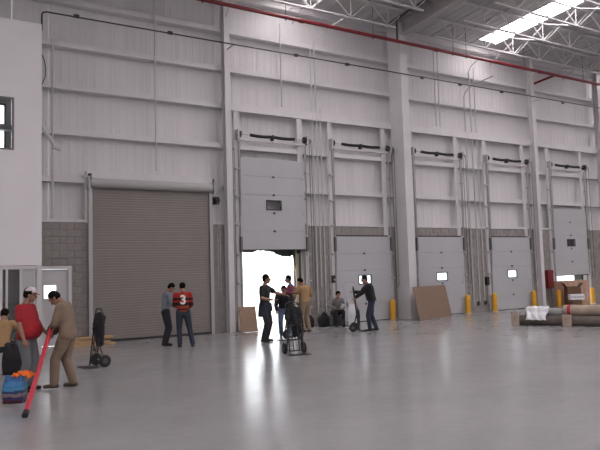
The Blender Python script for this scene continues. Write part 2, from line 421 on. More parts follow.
g.build('window_bead', M_frame, leaf); MB().box(wx[0], wx[1], .05, .056, *wx[2:]).build('pane', M_pane, leaf)
h = MB(); h.tube([(w-.09, .03, 1.0), (w-.09, -.03, 1.0), (w-.2, -.03, 1.0)], .011, 8); h.lathe([(.028,0),(.028,.012)], (w-.09, .018, 1.0), 12, 'Y'); h.build('door_handle', M_galv, leaf)
# rolling shutter
sh = empty('door_2', (SHUT[0], D, 0), label='large closed brown-grey rolling steel shutter left of the loading docks', cat='shutter', kind='structure')
w = SHUT[1]-SHUT[0]; hh = SHUT[2]
pr = []; p = .0762; n = int(hh/p)
for k in range(n):
    z = .06+k*p; pr += [(-.045, z), (-.049, z+.014), (-.0505, z+p*.45), (-.049, z+p-.018), (-.045, z+p-.006)]
pr += [(-.04, .06+n*p), (-.02, .06+n*p), (-.02, .06)]
MB().prism(pr, .01, w-.01).build('slat_curtain', M_shut, sh)
MB().box(0, w, -.07, -.02, 0, .06).build('bottom_bar', M_dark, sh)
for a, b in ((-.08, .03), (w-.03, w+.08)):
    gd = MB(); gd.box(a, b, -.005, .0, 0, hh); gd.box(a if a < 0 else b-.04, a+.04 if a < 0 else b, -.1, -.005, 0, hh); gd.box(a, b, -.105, -.095, 0, hh)
    gd.build('guide_rail', mat('shutter_guide', (.45,.43,.43), .4, metal=.2), sh)
MB().lathe([(.0,-.04),(.14,-.04),(.14,w+.04),(0,w+.04)], (0,-.14,hh+.09), 24, 'X').build('curtain_barrel', mat('shutter_barrel', (.40,.39,.385), .45), sh, True)
for x in (-.12, w+.06):
    b = MB(); b.box(x, x+.05, -.31, 0, hh-.1, hh+.26); b.lathe([(.05, x-.02), (.05, x+.08)], (0, -.14, hh+.09), 12, 'X'); b.build('end_bracket', M_galv, sh)
MB().box(-.10, -.02, -.25, -.1, hh+.12, hh+.34, bev=.01).build('hood_end', M_black, sh)
MB().tube([(w+.10, -.14, hh+.12), (w+.10, -.14, hh+.38)], .03, 8).build('shaft_end', M_black, sh)
mo = MB(); mo.box(w+.09, w+.27, -.2, -.02, hh-.42, hh-.18, bev=.015); mo.lathe([(.07, -.3), (.07, -.2)], (w+.18, 0, hh-.3), 14, 'Y'); mo.build('chain_operator', M_black, sh)
MB().tube([(w+.16, -.27, hh-.3), (w+.16, -.27, 1.3), (w+.21, -.27, 1.25), (w+.24, -.27, 1.3), (w+.24, -.27, hh-.3)], .008, 6).build('pull_chain', M_galv, sh)
# sectional dock doors
def dock(n, x0, x1, zb, label):
    r = empty('door_%d' % n, (x0, D, 0), label=label, cat='dock door', kind='structure'); w = x1-x0; c = w/2
    SH = .604; yi = -.085
    for k in range(5):
        z = zb+k*SH; z1 = z+SH-.006
        s = MB()
        if k == 2:
            a, b, q0, q1 = c-.26, c+.26, z+.13, z+.40
            s.box(-.06, a, yi, yi+.05, z, z1); s.box(b, w+.06, yi, yi+.05, z, z1); s.box(a, b, yi, yi+.05, z, q0); s.box(a, b, yi, yi+.05, q1, z1)
        else: s.box(-.06, w+.06, yi, yi+.05, z, z1, bev=.006)
        s.box(-.05, w+.05, yi+.015, yi+.035, z1-.004, z1+.012)
        sec = s.build('door_section', M_door, r)
        if k == 2:
            f = MB(); e = .035; f.box(a-e, b+e, yi-.014, yi, q0-e, q0); f.box(a-e, b+e, yi-.014, yi, q1, q1+e); f.box(a-e, a, yi-.014, yi, q0, q1); f.box(b, b+e, yi-.014, yi, q0, q1)
            f.build('window_frame', M_dark, sec); MB().box(a, b, yi+.02, yi+.026, q0, q1).build('pane', M_pane, sec)
        if k:
            MB().box(c-.045, c+.045, yi-.012, yi, z-.035, z+.03, bev=.004).build('centre_hinge', M_dark, sec)
            for xe in (0, w): MB().box(xe-.05, xe+.05, yi-.012, yi, z-.05, z+.045).build('end_hinge', M_galv, sec)
    MB().box(-.05, w+.05, yi+.005, yi+.045, zb-.03, zb).build('bottom_seal', M_black, r)
    zs = 6.37
    for sx, xe in ((-1, -.10), (1, w+.10)):
        t = MB(); t.box(xe-.022, xe+.022, yi-.045, yi-.035, .02, zs-.2); t.box(xe+sx*.02-.004, xe+sx*.02+.004, yi-.045, yi+.03, .02, zs-.2); t.build('track', M_galv, r)
        t = MB(); t.box(*((-.23, -.075) if sx < 0 else (w+.075, w+.20)), -.03, .004, .005, DH+.1); t.box(*((-.23, -.05) if sx < 0 else (w-.14, w+.05)), -.025, .004, DH+.1, 7.15); t.build('jamb', M_col, r)
        b = MB()
        for z in (.6, 1.5, 2.4, 3.4, 4.3, 5.2): b.box(xe-.02, xe+sx*.1+.03*sx if sx > 0 else xe+.02, yi-.03, -.025, z, z+.05) if sx > 0 else b.box(xe+sx*.13, xe+.02, yi-.03, -.025, z, z+.05)
        b.build('track_bracket', M_galv, r)
        MB().box(xe-.035, xe+.035, yi-.06, yi+.03, 2.52, 3.02).build('track_guard', mat('guard_grey', (.13,.13,.13), .6), r)
        MB().lathe([(.0, xe-.05), (.10, xe-.05), (.115, xe-.03), (.09, xe-.015), (.09, xe+.03), (.115, xe+.045), (0, xe+.045)], (0, yi-.04, zs), 18, 'X').build('cable_drum', M_dark, r, True)
        MB().box(xe+sx*.07-.03, xe+sx*.07+.03, yi-.15, -.01, zs-.17, zs+.13).build('end_plate', M_galv, r)
        MB().tube([(xe, yi-.1, zs), (xe, yi-.02, zb+.1)], .006, 5).build('lift_cable', M_dark, r)
    MB().tube([(-.22, yi-.04, zs), (w+.34, yi-.04, zs)], .014, 8).build('torsion_shaft', M_galv, r)
    for sa in (-1, 1):
        pts = [(c+sa*(.03+.068*k), yi-.04, zs + .0) for k in range(13)]
        rr = [.05 if k % 2 else .058 for k in range(13)]
        # the springs hang with a shallow sag either side of the centre bracket
        pts = [(x_, y_, z_ - .02*math.sin(PI*(k/12))) for k, (x_, y_, z_) in enumerate(pts)]
        MB().tube(pts, rr, 10).build('torsion_spring', M_black, r, True)
    MB().box(c-.03, c+.03, yi-.09, 0, zs-.12, zs+.06).build('centre_bracket', M_dark, r)
    MB().box(-.16, w+.16, yi-.01, -.005, zs-.19, zs-.13).build('header_rail', M_girt, r)
    ch = MB(); xh = w+.33; ch.lathe([(.07, xh-.02), (.07, xh+.02)], (0, yi-.04, zs), 14, 'X'); ch.build('chain_wheel', M_galv, r)
    MB().tube([(xh, yi-.11, zs), (xh, yi-.11, 1.25), (xh, yi-.04, 1.15), (xh, yi+.03, 1.25), (xh, yi+.03, zs)], .008, 5).build('hoist_chain', M_dark, r)
    pipe_ = MB().tube([(-.29, -.03, .3), (-.29, -.03, 6.2)], .018, 6).build('side_conduit', M_grey, r)
    return r
dock(3, *DOCKS[0], 2.60, 'raised pale grey sectional dock door with bright daylight under it')
dock(4, *DOCKS[1], .02, 'closed grey dock door left of the big square column')
dock(5, *DOCKS[2], .02, 'closed grey dock door behind the leaning brown board')
dock(6, *DOCKS[3], .02, 'closed grey dock door without people, right of the leaning board')
dock(7, *DOCKS[4], 1.34, 'half raised grey dock door above stacked cartons at far right')
# dock shelters outside the two open doors: black pads, a torn head curtain and a side curtain
def shelter(x0, x1, label):
    r = empty('dock_shelter', (x0, D+.2, 0), label=label, cat='dock seal', group='dock seals outside the open doors'); w = x1-x0
    for a, b in ((-.25, .02), (w-.02, w+.25)): MB().box(a, b, .05, .5, -1.0, DH+.1, bev=.04).build('side_pad', M_black, r)
    MB().box(-.25, w+.25, .05, .45, DH+.1, DH+.38, bev=.04).build('head_pad', M_black, r)
    return r
s1 = shelter(*DOCKS[0], 'black foam dock seal with a torn head curtain behind the raised door')
s2 = shelter(*DOCKS[4], 'black foam dock seal outside the half raised far door')
def rag(x0, x1, ztop, low, y, seed, n=26):
    rnd = random.Random(seed); m = MB(); vs_ = []; fs = []
    for k in range(n+1):
        t = k/n; x = x0+(x1-x0)*t; zb = low(t)+rnd.uniform(-.02, .02)
        for j in range(4):
            z = ztop+(zb-ztop)*j/3; yy = y+.05*math.sin(9*t*3+j)*(j/3)
            vs_ += [(x, yy, z), (x, yy+.012, z)]
    for k in range(n):
        for j in range(3):
            a = k*8+j*2; b = a+8
            fs += [(a, b, b+2, a+2), (a+1, a+3, b+3, b+1)]
        a = k*8; fs += [(a, a+1, a+9, a+8), (a+6, a+14, a+15, a+7)]
    fs += [(0,2,3,1),(2,4,5,3),(4,6,7,5)]; q = n*8; fs += [(q,q+1,q+3,q+2),(q+2,q+3,q+5,q+4),(q+4,q+5,q+7,q+6)]
    return m.add(vs_, fs)
rag(.0, 2.34, DH+.1, lambda t: 2.53-.17*max(0, math.sin((t-.52)*PI/.48)) if t > .52 else 2.55-.03*math.sin(t*14), .04, 3).build('torn_head_curtain', mat('rag_canvas', (.06,.065,.06), .9), s1, True)
MB().box(.03, 2.26, .06, .09, 2.0, DH+.12).build('head_curtain', M_black, s2)
sc = MB(); sc.tube([(2.12, .03, 2.9), (2.13, .05, 2.3), (2.18, .03, 1.5), (2.15, .05, .8), (2.18, .03, .05)], [.05,.07,.05,.07,.06], 8); sc.build('side_curtain', mat('tan_canvas', (.42,.35,.24), .9, var=.2, scale=5), s1, True)
MB().tube([(2.02, .0, 2.75), (2.04, .0, 2.4), (2.10, .02, 1.95)], [.04,.045,.012], 8).build('curtain_strap', M_dark, s1, True)

# ---------------------------------------------------------------- pipes, conduits and small wall fittings
def pipe_thing(name, pts, r, m, label, cat, group=None, n=10):
    o = MB(); p0 = Vector(pts[0]); o.tube([Vector(p)-p0 for p in pts], r, n)
    return tag(link(name, o.mesh(name), m, None, True, p0), label, cat, group)
sp = empty('sprinkler_main', (0, 17.4, 10.07), label='dark red sprinkler main running below the roof along the dock wall', cat='pipe')
MB().tube([(1.2,0,.05), (43,0,-.02)], .062, 12).build('pipe_run', M_red, sp, True)
for x in (5, 11, 17, 23, 29, 35): MB().lathe([(.078,x-.07),(.078,x+.07)], (0,0,.045-.0017*x), 12, 'X').build('coupling', M_red, sp, True)
MB().tube([(24.0,0,0), (24.0,.55,-.03), (24.0,D-17.4-.02,-.08)], .05, 10).build('branch_pipe', M_red, sp, True)
MB().tube([(15.1,0,.0), (15.1,0,.86), (15.1,.75,.84), (15.1,0,.88), (15.1,-6,1.22)], .04, 10).build('branch_pipe', M_dark, sp, True)
for x in (3, 7.5, 10.4, 14, 17.9, 18.6, 22, 26, 29.5):
    h = MB(); h.tube([(x,0,-.06), (x,0,roof_z(17.4)-10.07-.05)], .011, 6); h.tube([(x,-.075,.03), (x,-.05,-.05), (x,.05,-.05), (x,.075,.03)], .011, 6); h.build('hanger', M_dark, sp)
cb = empty('messenger_conduit', (0, 17.8, 9.05), label='thin dark conduit strung across the white cladding below the roof', cat='conduit')
MB().tube([(3.0,0,-.55), (3.0,0,-.12), (3.03,0,-.05), (3.12,0,-.02), (8.4,0,.0), (16.1,0,.03), (28,0,.07), (40,0,.1)], .022, 8).build('conduit_run', M_dark, cb, True)
for x in (3.9, 6.6, 11.0, 13.1, 16.6, 18.6, 21, 25): MB().box(x-.07, x+.07, -.035, .035, -.035, .05).build('clamp', M_dark, cb)
for x in (8.72, 23.66, 28.55): MB().box(x-.02, x+.02, 0, .53, -.015+.0028*x*.8, .015+.0028*x*.8).build('support_arm', M_grey, cb)
def wallpipe(xs, z0, z1, label, bend=0):
    pts = [(xs, D-.03, z0), (xs, D-.03, z1)]
    if bend: pts += [(xs+.06, D-.1, z1+.22), (xs+.2, D-.35, z1+.42), (xs+.5, D-1.2, z1+.62)]
    pipe_thing('wall_conduit', pts, .024, M_grey, label, 'conduit', 'vertical conduits on the dock wall', 8)
wallpipe(12.08, .4, 9.7, 'left one of three conduits between raised and closed dock doors')
wallpipe(12.25, 1.3, 9.9, 'middle one of three conduits between raised and closed dock doors', 1)
wallpipe(12.42, .4, 7.6, 'right one of three conduits between raised and closed dock doors')
wallpipe(19.62, .4, 8.9, 'leftmost conduit on the wall between the two plain closed dock doors', 1)
wallpipe(19.97, .4, 10.0, 'middle conduit on the wall between the two plain closed dock doors', 1)
wallpipe(20.25, .4, 10.2, 'rightmost conduit on the wall between the two plain closed dock doors')
wallpipe(18.0, 7.5, 10.6, 'left short conduit high above the leaning brown board')
wallpipe(18.2, 7.5, 10.6, 'right short conduit high above the leaning brown board')
wallpipe(3.42, 3.5, 8.6, 'conduit on the cladding beside the white office block')
wallpipe(10.86, 7.5, 10.4, 'single conduit high above the raised dock door')
wallpipe(6.40, 5.0, 10.4, 'single conduit high above the rolling shutter')
def wbox(x, z, w, h, d, m, label, name='junction_box', cat='electrical box'):
    r = empty(name, (x, D-.004, z), label=label, cat=cat)
    MB().box(-w/2, w/2, -d, 0, -h/2, h/2, bev=.008).build('housing', m, r)
    MB().box(-w/2+.015, w/2-.015, -d-.006, -d, -h/2+.015, h/2-.015).build('cover', m, r)
    return r
wbox(20.40, 1.24, .16, .34, .12, M_black, 'black switch box left of the plain closed dock door')
wbox(19.87, .34, .12, .16, .06, M_dark, 'left small dark socket low on the block wall')
wbox(20.28, .36, .12, .16, .06, M_dark, 'right small dark socket low on the block wall')
wbox(12.72, 1.55, .13, .26, .1, M_black, 'dark switch box on the block wall above the seated person')
hc = empty('hose_cabinet', (24.27, D-.005, 1.2), label='dark red fire hose cabinet right of the narrow column', cat='cabinet')
MB().box(-.19, .19, -.2, 0, -.4, .4, bev=.01).build('body', mat('hose_red', (.16,.012,.015), .45), hc)
MB().box(-.165, .165, -.212, -.2, -.37, .37, bev=.004).build('cabinet_door', MATS['hose_red'], hc)
MB().box(.11, .13, -.23, -.212, -.06, .06).build('handle', M_dark, hc)
fx = empty('flood_lamp', (OX, 17.43, 5.95), label='grey angled lamp arm on the side of the white office block', cat='lamp')
MB().tube([(0,0,-.02), (.12,0,-.17), (.42,0,-.62)], .055, 8).build('arm', M_grey, fx, True)
MB().box(-.004, .02, -.08, .08, -.12, .08).build('wall_plate', M_grey, fx)
MB().box(-.11, .11, -.05, .05, -.04, .04, Matrix.Translation((.47,0,-.7)) @ Matrix.Rotation(math.radians(15), 4, 'Y'), .01).build('lamp_head', M_galv, fx)
pipe_thing('loose_cable', [(OX+.02,16.93,7.55), (OX+.08,16.93,7.4), (OX+.12,16.93,7.15), (OX+.10,16.93,6.95), (OX+.02,16.93,6.75)], .012, M_dark, 'loose black cable loop on the edge of the white office block', 'cable')

# ---------------------------------------------------------------- bollards and leaning boards
bol_l = ['yellow bollard beside the big square column, left of leaning board', 'yellow bollard right of the dock door with the leaning brown board', 'yellow bollard left of the plain closed dock door', 'yellow bollard right of the plain closed dock door', 'yellow bollard left of the half raised far dock door', 'yellow bollard at the far right, right of the stacked cartons']
for i, ((x, y), l) in enumerate(zip(((15.18,18.36), (19.02,18.36), (20.55,18.36), (23.0,18.36), (24.27,18.06), (26.98,18.28)), bol_l)):
    r = empty('bollard', (x, y, 0), label=l, cat='bollard', group='yellow door bollards')
    MB().lathe([(.0,0),(.1,0),(.1,.65),(.09,.70),(.055,.735),(0,.745)], n=18).build('post', M_yel, r, True)
    MB().box(-.12, .12, -.12, .12, 0, .012).build('base_plate', M_galv, r)
def board(x0, y0, x1, y1, h, th, lean, m, label, skew=0):
    d = Vector((x1-x0, y1-y0, 0)); L = d.length; rz = math.atan2(d.y, d.x)
    o = MB().box(0, L, -th, 0, 0, h, bev=.003)
    o.v = [(v[0]-skew*v[2], v[1], v[2]) for v in o.v]
    ob = tag(link('leaning_board', o.mesh('leaning_board'), m, None, False, (x0, y0, .003)), label, 'board'); ob.rotation_euler = (-math.radians(lean), 0, rz)
    return ob
board(15.38, 17.16, 17.62, 17.86, 1.20, .018, 12, M_chip, 'large brown chipboard sheet leaning beside the big square column')
board(8.86, 18.05, 9.44, 18.05, .80, .02, 12, M_chip2, 'small tan fibreboard leaning at the foot of the open dock door')
for i, (x, y, z, a, l, lab) in enumerate(((3.75,17.85,.0,4,1.15,'lowest'), (3.72,17.92,.062,-3,1.05,'second'), (3.80,17.9,.124,6,.95,'third'), (3.74,17.9,.186,0,1.1,'topmost'))):
    o = MB().box(0, l, -.12, .12, 0, .06, bev=.004)
    p = tag(link('timber_plank', o.mesh('timber_plank'), M_wood, None, False, (x, y, z+.001)), '%s timber plank of the low pile left of the shutter' % lab, 'plank', 'planks by the shutter'); p.rotation_euler = (0,0,math.radians(a))

# ---------------------------------------------------------------- hand trucks
def hand_truck(loc, rz, label, m, H=1.25, lean=14, w=.19):
    r = empty('hand_truck', loc, rz, label=label, cat='hand truck', group='hand trucks'); a = math.radians(lean)
    def T(x, y, z): return Vector((x, y*math.cos(a)-z*math.sin(a)+.0, y*math.sin(a)+z*math.cos(a)+.03))
    for s in (-1, 1):
        MB().tube([T(s*w,0,0), T(s*w,0,H-.12)], .016, 8).build('upright', m, r, True)
        MB().tube([T(s*w*.4,0,.03), T(s*w*.4,0,H*.62)], .011, 8).build('inner_bar', m, r, True)
        c = Vector((s*(w+.06), -.16, .125))
        MB().lathe([(.05,-.03),(.1,-.032),(.122,-.02),(.125,0),(.122,.02),(.1,.032),(.05,.03)], c, 20, 'X').build('wheel', M_black, r, True)
        MB().lathe([(.0,-.036),(.055,-.036),(.055,.036),(0,.036)], c, 14, 'X').build('wheel_hub', mat('hub_grey', (.07,.07,.07), .5), r, True)
        MB().tube([T(s*w,0,.5), (s*w, -.16, .125)], .011, 6).build('axle_brace', m, r, True)
        MB().tube([T(s*w,0,.03), (s*w, -.16, .125)], .012, 6).build('lower_brace', m, r, True)
    MB().tube([T(-w,0,H-.13), T(-w*.9,0,H-.04), T(-w*.5,0,H), T(w*.5,0,H), T(w*.9,0,H-.04), T(w,0,H-.13)], .016, 8).build('handle', m, r, True)
    for z in (.05, .3, .62, .95): MB().tube([T(-w,0,z), T(w,0,z)], .013, 6).build('cross_bar', m, r, True)
    MB().tube([(-w-.09,-.16,.125), (w+.09,-.16,.125)], .012, 8).build('axle', M_galv, r)
    MB().box(-.25, .25, -.01, .24, .004, .014, bev=.003).build('toe_plate', m, r)
    return r
M_truck = mat('truck_black', (.02,.02,.022), .45)
M_truckg = mat('truck_grey', (.45,.45,.46), .4, metal=.3)
hand_truck((3.28,13.60,0), math.radians(98), 'black hand truck with a dark jacket, standing by the planks', M_truck, 1.16, 7, .17)
hand_truck((7.42,12.34,0), math.radians(172), 'black hand truck with a dark jacket, nearest to the middle of the floor', M_truck, 1.14, 12, .17)
hand_truck((8.85,15.1,0), math.radians(110), 'black hand truck held by the man with outstretched arm', M_truck)
hand_truck((11.64,15.70,0), math.radians(-130), 'black hand truck held by the man in black jacket', M_truck, 1.3, 6)
hand_truck((12.3,16.95,0), math.radians(160), 'light grey hand truck with a white sack, near the closed door', M_truckg, 1.45, 6)

# ---------------------------------------------------------------- rolls, blocks and sheet at the right
RD = Vector((.85,-2.1,0)).normalized(); RN = Vector((RD.y, -RD.x, 0))*-1   # along the rolls, and away from camera
RZ = math.atan2(RD.y, RD.x)
def at(s, n, z=0): p = Vector((16.0, 13.62, 0)) + RD*s + RN*n; p.z = z; return p
def roll(s0, L, n, z, r, m, label, core=True):
    g = empty('fabric_roll', at(s0, n, z), RZ, label=label, cat='roll', group='long wrapped rolls')
    pr = [(.05,0),(r-.012,0),(r,.012)] + [(r*(1+.03*math.sin(k*1.7)), L*k/14) for k in range(1, 14)] + [(r,L-.012),(r-.012,L),(.05,L)]
    MB().lathe(pr, (0,0,0), 20, 'X').build('wrapping', m, g, True)
    for x in (-.02, L-.10): MB().lathe([(.03,x),(.055,x),(.055,x+.12),(.03,x+.12)], (0,0,0), 14, 'X').build('core_tube', M_chip2, g)
    return g
M_rollb = mat('roll_brown', (.13,.105,.09), .8, var=.2, scale=4)
M_rollt = mat('roll_tan', (.34,.27,.21), .75, var=.22, scale=2.5)
M_rollg = mat('roll_grey', (.30,.31,.30), .7, var=.2, scale=3)
roll(.15, 5.2, .18, .15, .15, M_rollb, 'dark brown roll lying on the floor at the front of the stack')
roll(.25, 5.2, .50, .15, .15, M_rollb, 'dark brown roll lying on the floor behind the front roll')
rt = roll(1.45, 4.0, .34, .442, .165, M_rollt, 'tan wrapped roll with a red strap on top of the stack')
MB().lathe([(.172,.12),(.175,.13),(.175,.2),(.172,.21)], (0,0,0), 20, 'X').build('strap', mat('strap_red', (.38,.02,.04), .5), rt, True)
rg = roll(.30, 1.12, .34, .386, .12, M_rollg, 'short grey bundle on the left end of the stack')
def wblock(s, n, l, d, h, label, m):
    o = MB().box(-l/2, l/2, -d/2, d/2, 0, h, bev=.008); b = tag(link('wood_block', o.mesh('wood_block'), m, None, False, at(s, n, .001)), label, 'block', 'wood blocks by the rolls'); b.rotation_euler = (0,0,RZ); return b
M_blk = mat('pale_timber', (.42,.33,.28), .8, var=.15, scale=6)
wblock(.1, -.06, .22, .12, .42, 'pale timber block at the left end of the rolls', M_blk)
wblock(1.62, -.06, .24, .12, .34, 'pale timber block in front of the rolls below the red strap', M_blk)
def cloth(name, w, d, m, label, cat, loc, rz, f, n=16):
    vs_ = []; fs = []; th = .006
    for i in range(n+1):
        for j in range(n+1):
            u, v = i/n-.5, j/n-.5; p = f(u, v); vs_.append((u*w+p[0], v*d+p[1], p[2]))
    top = len(vs_); vs_ += [(x, y, z-th) for x, y, z in vs_]
    for i in range(n):
        for j in range(n):
            a = i*(n+1)+j; fs += [(a, a+n+1, a+n+2, a+1), (top+a, top+a+1, top+a+n+2, top+a+n+1)]
    for k in range(n):
        for a, b in ((k, k+1), (n*(n+1)+k+1, n*(n+1)+k), ((k+1)*(n+1), k*(n+1)), (k*(n+1)+n, (k+1)*(n+1)+n)): fs.append((a, b, top+b, top+a))
    o = MB().add(vs_, fs); ob = tag(link(name, o.mesh(name), m, None, 'all', loc), label, cat); ob.rotation_euler = (0,0,rz); return ob
def drape(u, v):
    path = [(-.06,.16), (-.02,.24), (.05,.325), (.15,.38), (.19,.50), (.27,.535), (.34,.55), (.44,.53), (.50,.42)]
    t = (v+.5)*8; k = min(7, int(t)); q = t-k; a, b = path[k], path[k+1]
    w = abs(math.sin(9*u+3*v))*.025
    return (.03*math.sin(9*v+3*u), a[0]+(b[0]-a[0])*q - v*.75 - w, a[1]+(b[1]-a[1])*q + w)
cloth('plastic_sheet', .62, .75, mat('white_plastic', (.72,.73,.75), .35, bump=.6, bscale=14), 'crumpled white plastic sheet draped over the left end of the rolls', 'sheet', at(.72, 0), RZ, drape, 24)

# ---------------------------------------------------------------- cartons inside the half raised door
M_cart = mat('carton', (.46,.29,.22), .85, var=.12, scale=3)
M_cart2 = mat('carton_dark', (.16,.09,.055), .85, var=.15, scale=3)
n_c = 0
pal = empty('wooden_pallet', (24.60, D-.53, 0), label='wooden pallet under the stacked cartons at the far right door', cat='pallet')
for k in range(5): MB().box(0, 1.90, .01+.09*k, .08+.09*k, .11, .13).build('deck_board', M_wood, pal)
for y in (.02, .19, .36): MB().box(0, 1.90, y, y+.07, .0, .11).build('bearer', M_wood, pal)
colw = ['leftmost', 'second from left', 'third from left', 'fourth from left', 'rightmost']; roww = ['bottom row', 'second row', 'third row', 'top row']
for row in range(4):
    for c_ in range(5):
        x = 24.60+c_*.38; z = .132+row*.242
        r = empty('carton', (x, D-.53, z), label='%s brown carton in the %s of the pallet stack' % (colw[c_], roww[row]), cat='carton', group='cartons stacked on the pallet')
        MB().box(.004, .374, 0, .44, 0, .24, bev=.006).build('box', M_cart, r)
        MB().box(.17, .215, -.003, .0, .01, .23).build('tape', mat('tape', (.55,.40,.28), .4), r)
def open_carton(loc, rz, w, d, h, m, label):
    r = empty('open_carton', loc, rz, label=label, cat='carton'); t = .012
    b = MB(); b.box(-w/2, w/2, -d/2, d/2, 0, t); b.box(-w/2, w/2, -d/2, -d/2+t, t, h); b.box(-w/2, w/2, d/2-t, d/2, t, h); b.box(-w/2, -w/2+t, -d/2+t, d/2-t, t, h); b.box(w/2-t, w/2, -d/2+t, d/2-t, t, h)
    b.build('box', m, r)
    for s in (-1, 1): MB().box(0, .2, -d/2+.01, d/2-.01, 0, .008, Matrix.Translation((s*w/2, 0, h)) @ Matrix.Rotation(math.radians(-50 if s > 0 else -130), 4, 'Y')).build('flap', m, r)
    return r
open_carton((24.66,17.66,.0), math.radians(-32), .58, .40, .86, M_cart2, 'dark open carton standing in front of the stacked cartons')
wb = empty('sign_box', (24.10,17.10,0), math.radians(-32), label='white printed box on a dark stand in front of the dark carton', cat='box')
MB().box(-.30, .30, -.13, .13, .33, .56, bev=.01).build('box', mat('white_card', (.75,.75,.76), .6), wb)
for k, (a, b) in enumerate(((-.26,-.17), (-.15,-.04), (-.02,.05), (.07,.17), (.19,.26))): MB().box(a, b, -.133, -.13, .42, .47).build('print_mark', mat('print_grey', (.35,.37,.42), .7), wb)
MB().box(-.2, .2, -.1, .1, 0, .33, bev=.01).build('stand', M_cart2, wb)

# ---------------------------------------------------------------- bag, rag, pole, bucket
def bag_mat():
    m = bpy.data.materials.new('printed_sack'); m.use_nodes = True; nt = m.node_tree; b = nt.nodes['Principled BSDF']; b.inputs['Roughness'].default_value = .4
    tc = nt.nodes.new('ShaderNodeTexCoord'); sx = nt.nodes.new('ShaderNodeSeparateXYZ'); nt.links.new(tc.outputs['Object'], sx.inputs[0])
    n = nt.nodes.new('ShaderNodeTexNoise'); n.inputs['Scale'].default_value = 9; nt.links.new(tc.outputs['Object'], n.inputs['Vector'])
    ad = nt.nodes.new('ShaderNodeMath'); ad.operation = 'MULTIPLY_ADD'; ad.inputs[1].default_value = .08; nt.links.new(n.outputs['Fac'], ad.inputs[0]); nt.links.new(sx.outputs['Z'], ad.inputs[2])
    r = nt.nodes.new('ShaderNodeValToRGB'); r.color_ramp.interpolation = 'CONSTANT'; nt.links.new(ad.outputs[0], r.inputs[0])
    cs = [(0,(.10,.02,.04)),(.09,(.04,.03,.10)),(.14,(.22,.16,.16)),(.18,(.02,.04,.13)),(.22,(.05,.22,.36)),(.27,(.02,.16,.36)),(.35,(.01,.09,.26))]
    e = r.color_ramp.elements; e[0].position, e[0].color = cs[0][0], (*cs[0][1],1); e[1].position, e[1].color = cs[1][0], (*cs[1][1],1)
    for p, c in cs[2:]: q = e.new(p); q.color = (*c,1)
    nt.links.new(r.outputs[0], b.inputs['Base Color']); return m
def sack(name, w, d, h, m, label, cat, loc, rz, group=None, pinch=.25):
    bm = bmesh.new(); bmesh.ops.create_cube(bm, size=1); bmesh.ops.subdivide_edges(bm, edges=bm.edges[:], cuts=6, use_grid_fill=True)
    rnd = random.Random(label)
    for v in bm.verts:
        x, y, z = v.co; t = z+.5; b = 1 + .10*math.sin(PI*t) - (pinch*max(0, t-.7)/.3)*.6
        rx = math.sqrt(1-.35*(2*y)**2*.5); ry = math.sqrt(1-.35*(2*x)**2*.5)
        v.co = Vector((x*w*b*rx + rnd.uniform(-.006,.006), y*d*b*ry*(1-.55*max(0, t-.6)/.4) + rnd.uniform(-.006,.006), max(0, t*h + (.03*math.sin(9*x+4*y) if t > .8 else 0))))
    me = bpy.data.meshes.new(name); bm.to_mesh(me); bm.free()
    o = tag(link(name, me, m, None, 'all', loc), label, cat, group); o.rotation_euler = (0,0,rz); return o
sack('printed_sack', .29, .24, .38, bag_mat(), 'blue printed sack standing on the floor at the lower left', 'bag', (1.40,10.55,.0), math.radians(-25))
def crumple(u, v): return (.02*math.sin(17*v), .03*math.sin(13*u), .015 + .5*(.25-u*u-v*v)*.35 + .02*math.sin(23*u+9*v))
cloth('orange_rag', .30, .22, mat('orange_cloth', (.85,.17,.02), .8), 'crumpled bright orange cloth lying on the blue sack', 'cloth', (1.53,10.55,.385), math.radians(-25), crumple, 14)
pa, pb = Vector((1.35,9.25,.02)), Vector((2.06,11.38,.98))
po = empty('red_pole', pa, label='long red pole with black tip slanting down to the floor', cat='pole')
dv = pb-pa
MB().tube([dv*.035, dv*1.12], .035, 12).build('shaft', mat('pole_red', (.50,.03,.05), .4), po, True)
MB().tube([(0,0,.012), dv*.045], .042, 12).build('rubber_tip', M_black, po, True)

# ---------------------------------------------------------------- people
def V3(*a): return Vector(a)
def ball(m, c, r, n=12):
    rx, ry, rz = r if isinstance(r, (tuple, list)) else (r, r, r); c = Vector(c); vs_ = []; fs = []; k = n//2
    for i in range(1, k):
        t = PI*i/k
        for j in range(n): p = 2*PI*j/n; vs_.append((c.x+rx*math.sin(t)*math.cos(p), c.y+ry*math.sin(t)*math.sin(p), c.z+rz*math.cos(t)))
    vs_ += [(c.x, c.y, c.z+rz), (c.x, c.y, c.z-rz)]; a, b = len(vs_)-2, len(vs_)-1
    for i in range(k-2):
        for j in range(n): fs.append((i*n+j, (i+1)*n+j, (i+1)*n+(j+1) % n, i*n+(j+1) % n))
    for j in range(n): fs += [(a, j, (j+1) % n), (b, (k-2)*n+(j+1) % n, (k-2)*n+j)]
    return m.add(vs_, fs)
def limb(m, pts, rs, n=12):
    """tapered limb through the points, rounded at both ends"""
    for p, r in zip(pts, rs): ball(m, p, r, n)
    m.tube(pts, list(rs), n) if len(pts) == 2 else [m.tube([a, b], [ra, rb], n) for a, b, ra, rb in zip(pts[:-1], pts[1:], rs[:-1], rs[1:])]
